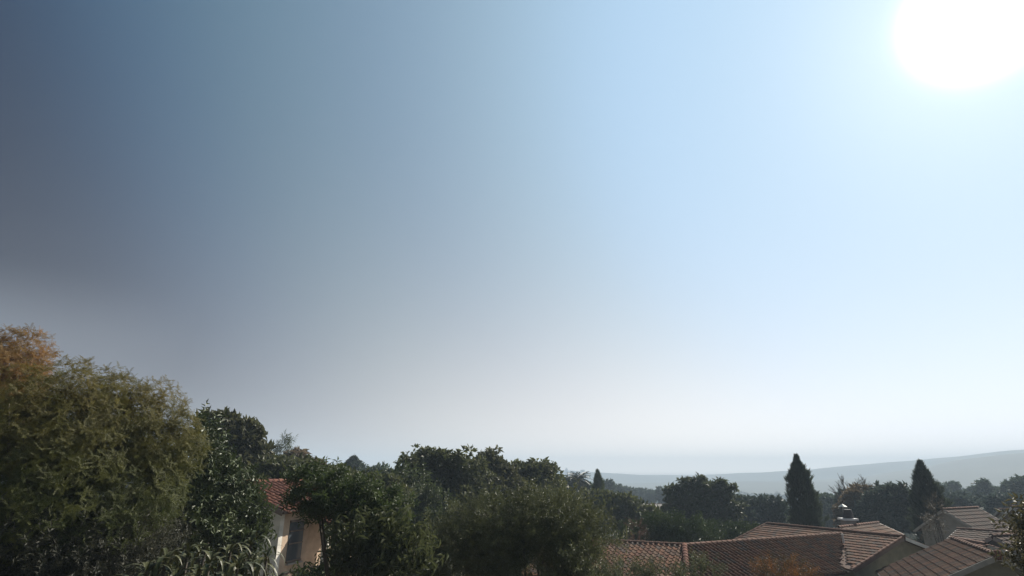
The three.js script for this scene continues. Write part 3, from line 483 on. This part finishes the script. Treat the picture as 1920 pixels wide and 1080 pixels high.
tree({ name: 'bushy_tree', label: 'tall bushy tree with a notched top in the middle distance right of centre', dist: 72, boughs: [[1302, 914, 22, 15], [1348, 917, 23, 13], [1280, 938, 32, 22], [1332, 950, 46, 30], [1300, 978, 60, 34]], twig: 'clump', size: 1.55, density: 1.15, color: [[.056, .07, .036], [.115, .13, .066]], rough: .75, sprig: .45, gap: -.15, lift: .8 });
tree({ name: 'green_tree', label: 'green tree joined to the right of the notched bushy tree', dist: 88, boughs: [[1398, 950, 34, 17], [1440, 950, 27, 15], [1420, 975, 60, 25], [1375, 962, 25, 20]], twig: 'clump', size: 1.8, color: [[.045, .066, .05], [.085, .11, .08]] });
tree({ name: 'garden_shrub', label: 'dark shrub behind the middle of the tile ridge', category: 'shrub', dist: 52, boughs: [[1345, 1002, 46, 18], [1395, 1000, 28, 14]], twig: 'droop', gloss: true, size: 1.4, color: G.mid });
conifer({ name: 'tall_cypress', label: 'tall column shaped cypress rising behind the brown tile roof', px: 1491, top: 846, width: 39, dist: 62, outline: [[0, .03], [.05, .16], [.09, .32], [.14, .52], [.18, .64], [.23, .72], [.3, .8], [.37, .92], [.5, 1], [1, 1]], size: 1.05, density: 1.7, color: [[.045, .06, .042], [.085, .105, .07]] });
conifer({ name: 'slim_cypress', label: 'slim hazy cypress left of the bare tree', px: 1576, top: 912, width: 20, dist: 108, outline: [[0, .15], [.08, .6], [.2, .9], [1, 1]], size: 1.6, density: 1.4, color: G.blue });
conifer({ name: 'broad_cypress', label: 'broad dark cypress with a pointed crown above the right gables', px: 1722, top: 857, width: 52, dist: 66, outline: [[0, .03], [.1, .24], [.2, .46], [.225, .64], [.34, .7], [.5, .85], [.7, 1], [1, 1]], size: 1.15, density: 1.6, color: [[.045, .06, .042], [.085, .105, .07]] });
tree({ name: 'leafless_thicket', label: 'brownish tree standing behind the chimney', dist: 86, boughs: [[1618, 945, 34, 27], [1605, 968, 34, 24]], twig: 'clump', size: 1.7, color: G.brown, rough: .5 });
tree({ name: 'round_tree', label: 'dense dark green tree filling the gap left of the broad cypress', dist: 83, boughs: [[1668, 938, 38, 22], [1660, 965, 48, 26], [1702, 950, 28, 26]], twig: 'clump', size: 1.7, color: [[.045, .066, .052], [.08, .1, .076]] });
tree({ name: 'dry_tree', label: 'sparse brown tree on the right flank of the broad cypress', dist: 56, boughs: [[1755, 962, 9, 28], [1748, 990, 12, 18]], twig: 'needle', size: 1.3, color: [[.075, .066, .045], [.12, .1, .07]], gap: 0 });
tree({ name: 'screening_tree', label: 'hazy green tree between the two cypresses left of the bare tree', dist: 135, boughs: [[1548, 948, 30, 15], [1535, 970, 40, 18]], twig: 'clump', size: 2.2, color: G.blue });
tree({ name: 'corner_tree', label: 'olive brown tree leaning in at the bottom right corner', dist: 19, boughs: [[1942, 1022, 26, 48], [1953, 1062, 36, 40], [1968, 1000, 40, 40]], twig: 'broad', size: .9, color: [[.085, .082, .042], [.15, .132, .066]], foot: 1950 });
tree({ name: 'low_shrub', label: 'leafy shrub in front of the left end of the tile roof', category: 'shrub', dist: 25, boughs: [[1165, 1082, 50, 15], [1240, 1080, 34, 13]], twig: 'fine', size: 1.1, color: G.olive });
tree({ name: 'low_shrub', label: 'shrub at the foot of the reddish hip tiles', category: 'shrub', dist: 26, boughs: [[1312, 1078, 28, 14]], twig: 'fine', size: 1.1, color: G.olive });
tree({ name: 'flowering_shrub', label: 'orange flowered shrub against the bottom of the tile roof', category: 'shrub', dist: 27, boughs: [[1470, 1077, 44, 12]], twig: 'fine', size: 1.1, color: [[.07, .065, .03], [.12, .08, .035], [.3, .13, .03]], bloomOrGlow: (t, r) => (r() < .45 ? .9 : .1) });
tree({ name: 'flowering_shrub', label: 'pinkish brown flower head poking above the left tile ridge', category: 'shrub', dist: 40, boughs: [[1196, 1000, 9, 14]], twig: 'fine', size: 1.3, color: [[.14, .085, .06], [.2, .12, .085]] });

// hazy trees along the far edge of the neighbourhood
[[1144, 905, 9, 11, 200], [1160, 916, 11, 9, 215], [1178, 918, 12, 8, 240], [1203, 920, 11, 8, 260], [1222, 922, 9, 8, 250], [1240, 921, 8, 10, 235], [1258, 928, 12, 8, 260]].forEach(([px, py, rx, ry, dist], k) => tree({ name: 'treeline_tree', label: 'small hazy tree in the distant row between the slim cypress and the notched bushy tree', group: 'hazy tree row right of centre', dist, boughs: [[px, py + 6, rx, ry], [px + (k % 2 ? 6 : -6), py + 15, rx * 1.3, ry]], twig: 'clump', size: 3, density: .8, color: G.blue, rough: .6 }));
[[1762, 920, 13, 11, 190], [1785, 918, 15, 11, 205], [1806, 930, 11, 8, 200], [1828, 921, 11, 9, 210], [1847, 914, 11, 13, 180], [1870, 924, 12, 10, 190], [1893, 917, 13, 12, 170], [1915, 910, 15, 15, 165]].forEach(([px, py, rx, ry, dist], k) => tree({ name: 'treeline_tree', label: 'hazy grey green tree in the row between the broad cypress and the right edge', group: 'hazy tree row at right', dist, boughs: [[px, py + 2, rx, ry], [px + (k % 2 ? 8 : -8), py + 18, rx * 1.3, ry * 1.1]], twig: 'clump', size: 2.8, density: .85, color: G.blue, rough: .6 }));
[[1790, 948, 34, 16, 118, 'green tree behind the small grey gable beside the broad cypress'], [1842, 952, 32, 16, 122, 'green tree behind the gap between the small grey gable and the farthest right gable'], [1885, 945, 26, 14, 112, 'green tree just above the farthest right gable']].forEach(([px, py, rx, ry, dist, label]) => tree({ name: 'garden_tree', label, dist, boughs: [[px, py, rx, ry], [px, py + 16, rx, ry]], twig: 'clump', size: 2.1, color: [[.045, .066, .054], [.08, .105, .085]] }));

{ // palm
  const tip = at(1085, 900, 104), base = V(tip.x, terrain(tip.x, tip.z) - .1, tip.z), root = thing('palm_tree', 'feather palm with a round crown on the skyline right of centre', 'palm', base), H = tip.y - base.y, r = rng(77);
  part('trunk', taper([V(0, -.2, 0), V(.1, H * .5, .05), V(0, H, 0)], .28, .2), M.bark, root);
  for (let k = 0; k < 40; k++) {
    const a = k * 2.4, up = 1.9 - 2.3 * (k / 40), d = V(Math.cos(a), 0, Math.sin(a)), t = []; let p = V(0, H, 0), v = d.clone().addScaledVector(UP, up).normalize();
    for (let s = 0; s < 9; s++) { const q = p.clone().addScaledVector(v, .26); rod(t, p, q, .03); const side = v.clone().cross(UP).normalize(); for (const e of [1, -1]) leafInto(t, q, side.clone().multiplyScalar(e).addScaledVector(v, .6).addScaledVector(UP, -.25), UP, .7 * (1 - s * .05), .2, .15); p = q; v.addScaledVector(UP, -.13 - .02 * r()).normalize(); }
    part('frond', triangles(t), palmLeaf(), root);
  }
}
function palmLeaf() { return (palmLeaf.m ??= new THREE.MeshPhysicalMaterial({ color: lin(.045, .06, .035), roughness: .5, transmission: .25, thickness: 0, side: THREE.DoubleSide })); }
{ // leafless tree
  const foot = at(1605, 925, 100), base = V(foot.x, terrain(foot.x, foot.z) - .1, foot.z), top = at(1605, 889, 100).y - base.y, root = thing('bare_tree', 'leafless tree with thin upright branches between the two cypresses', 'tree', base), r = rng(88), twigs = [];
  part('trunk', taper([V(0, -.2, 0), V(.1, top * .25, 0), V(0, top * .5, 0)], .2, .13), M.bark, root);
  const grow = (p, d, L, w, n) => { const q = p.clone().addScaledVector(d, L), m = p.clone().lerp(q, .5).add(randDir(r).multiplyScalar(L * .05)); twigs.push(taper([p, m, q], w, w * .55, 4)); if (n) for (let k = 0; k < 3; k++) grow(p.clone().lerp(q, .55 + .45 * r()), d.clone().add(randDir(r).multiplyScalar(.42)).addScaledVector(UP, .22).normalize(), L * (.55 + .2 * r()), w * .68, n - 1); };
  for (let k = 0; k < 6; k++) grow(V(0, top * (.3 + .2 * r()), 0), V(Math.cos(k * 1.05) * .42, 1, Math.sin(k * 1.05) * .42).normalize(), top * .27, .13, 3);
  part('branches', mergeGeometries(twigs), M.bark, root, 'stuff');
}
{ // arching strap leaved plants in the bottom left foreground
  const blade = (L, w, drop) => { const t = []; let p = V(0, 0, 0), v = V(1, 1.25, 0).normalize(), last = null; const n = 8; for (let s = 0; s <= n; s++) { const k = s / n, hw = w * .5 * Math.sin(Math.PI * Math.min(1, .2 + k * .8)) , a = p.clone().add(V(0, .15 * hw, hw)), b = p.clone().add(V(0, .15 * hw, -hw)); if (last) { const [c, m, d] = last; for (const q of [c, m, p, c, p, a, m, d, b, m, b, p]) t.push(q.x, q.y, q.z); } last = [a, p.clone(), b]; p = p.clone().addScaledVector(v, L / n); v.addScaledVector(UP, -drop / n * (1 + k)).normalize(); } return triangles(t); };
  const blades = [blade(.5, .05, 2.6), blade(.6, .055, 3.2), blade(.42, .045, 2.2)], r = rng(99);
  const tones = [lin(.066, .07, .026), lin(.09, .09, .036), lin(.05, .056, .022)].map((c) => { const m = M.strap.clone(); m.color = c; return m; });
  [[310, 1052, 9.2], [352, 1040, 9.6], [392, 1058, 9], [432, 1034, 10], [470, 1022, 10.4], [500, 1045, 9.8], [445, 1066, 9], [275, 1072, 9]].forEach(([px, py, dist], k) => {
    const c = at(px, py, dist), base = V(c.x, terrain(c.x, c.z) - .05, c.z), H = c.y - base.y, root = thing('strap_leaf_plant', 'plant with arching strap leaves in the clump at bottom left beside the cream house', 'plant', base, 'arching strap leaf plants at bottom left');
    const stems = [], heads = [V(0, H, 0), V(.22, H - .28, .1), V(-.2, H - .22, -.12), V(.05, H - .42, .25)];
    heads.forEach((h) => stems.push(taper([V(h.x * .2, -.1, h.z * .2), V(h.x * .7, H * .5, h.z * .7), h], .03, .02, 5)));
    part('stem', mergeGeometries(stems), M.bark, root);
    heads.forEach((h) => { for (let j = 0; j < 9; j++) { const m = part('leaf', blades[Math.floor(r() * 3)], tones[Math.floor(r() * 3)], root); m.position.copy(h).add(V(0, (r() - .5) * .12, 0)); m.rotation.set(0, j * 2.4 + r(), (r() - .6) * .7); m.scale.setScalar(.75 + .45 * r()); } });
  });
}
{ // the wooded suburb beyond, and bushes filling the gardens: nobody could count these
  const lump = (n, seed, leaf) => { const r = rng(seed), o = []; for (let k = 0; k < n; k++) { const d = randDir(r), f = .62 + .38 * Math.sqrt(r()) + .22 * noise3(d.x * 2 + seed, d.y * 2, d.z * 2); leafInto(o, V(d.x * f, d.y * f * .85, d.z * f), d.clone().add(randDir(r)), randDir(r), leaf * (.7 + .6 * r()), leaf * .7, .2); } return triangles(o); };
  const scatter = (name, label, category, n, geometry, seed, d0, d1, b0, b1, s0, s1, colours, keep) => {
    const r = rng(seed), list = []; let guard = 0;
    while (list.length < n && guard++ < n * 20) { const d = Math.sqrt(d0 * d0 + (d1 * d1 - d0 * d0) * Math.pow(r(), 1.25)), b = (b0 + (b1 - b0) * r()) * DEG, x = d * Math.sin(b), z = -d * Math.cos(b); if (keep && !keep(x, z, d, b / DEG)) continue; if (d < 500 && noise3(x / 45 + seed, 1, z / 45) < -.3) continue; list.push([x, terrain(x, z), z, s0 + (s1 - s0) * r() * r(), r()]); }
    const m = new THREE.InstancedMesh(geometry, M.leaf, list.length), q = new THREE.Quaternion(), mat = new THREE.Matrix4(), c = new THREE.Color(), a = new THREE.Color(...colours[0]), e = new THREE.Color(...colours[1]);
    list.forEach(([x, y, z, s, t], i) => { m.setMatrixAt(i, mat.compose(V(x, y + s * .55, z), q.setFromAxisAngle(UP, t * 6.28), V(s * (.85 + .4 * t), s * (.8 + .5 * ((t * 7) % 1)), s))); m.setColorAt(i, c.lerpColors(a, e, t)); });
    m.name = name; m.userData = { label, category, kind: 'stuff' }; m.castShadow = m.receiveShadow = true; scene.add(m);
  };
  scatter('far_woodland', 'hazy wooded suburb stretching away towards the ridge', 'woodland', 9000, lump(110, 5, .4), 31, 165, 860, -43, 46, 1.8, 4.2, [[.036, .046, .036], [.056, .066, .048]]);
  scatter('garden_undergrowth', 'dark bushes filling the gardens between the trees', 'undergrowth', 420, lump(420, 6, .2), 32, 44, 175, -42, 44, 1, 2.1, [[.045, .056, .035], [.11, .115, .07]], (x, z, d, b) => !(d < 95 && b > 13));
}

renderer.render(scene, camera);
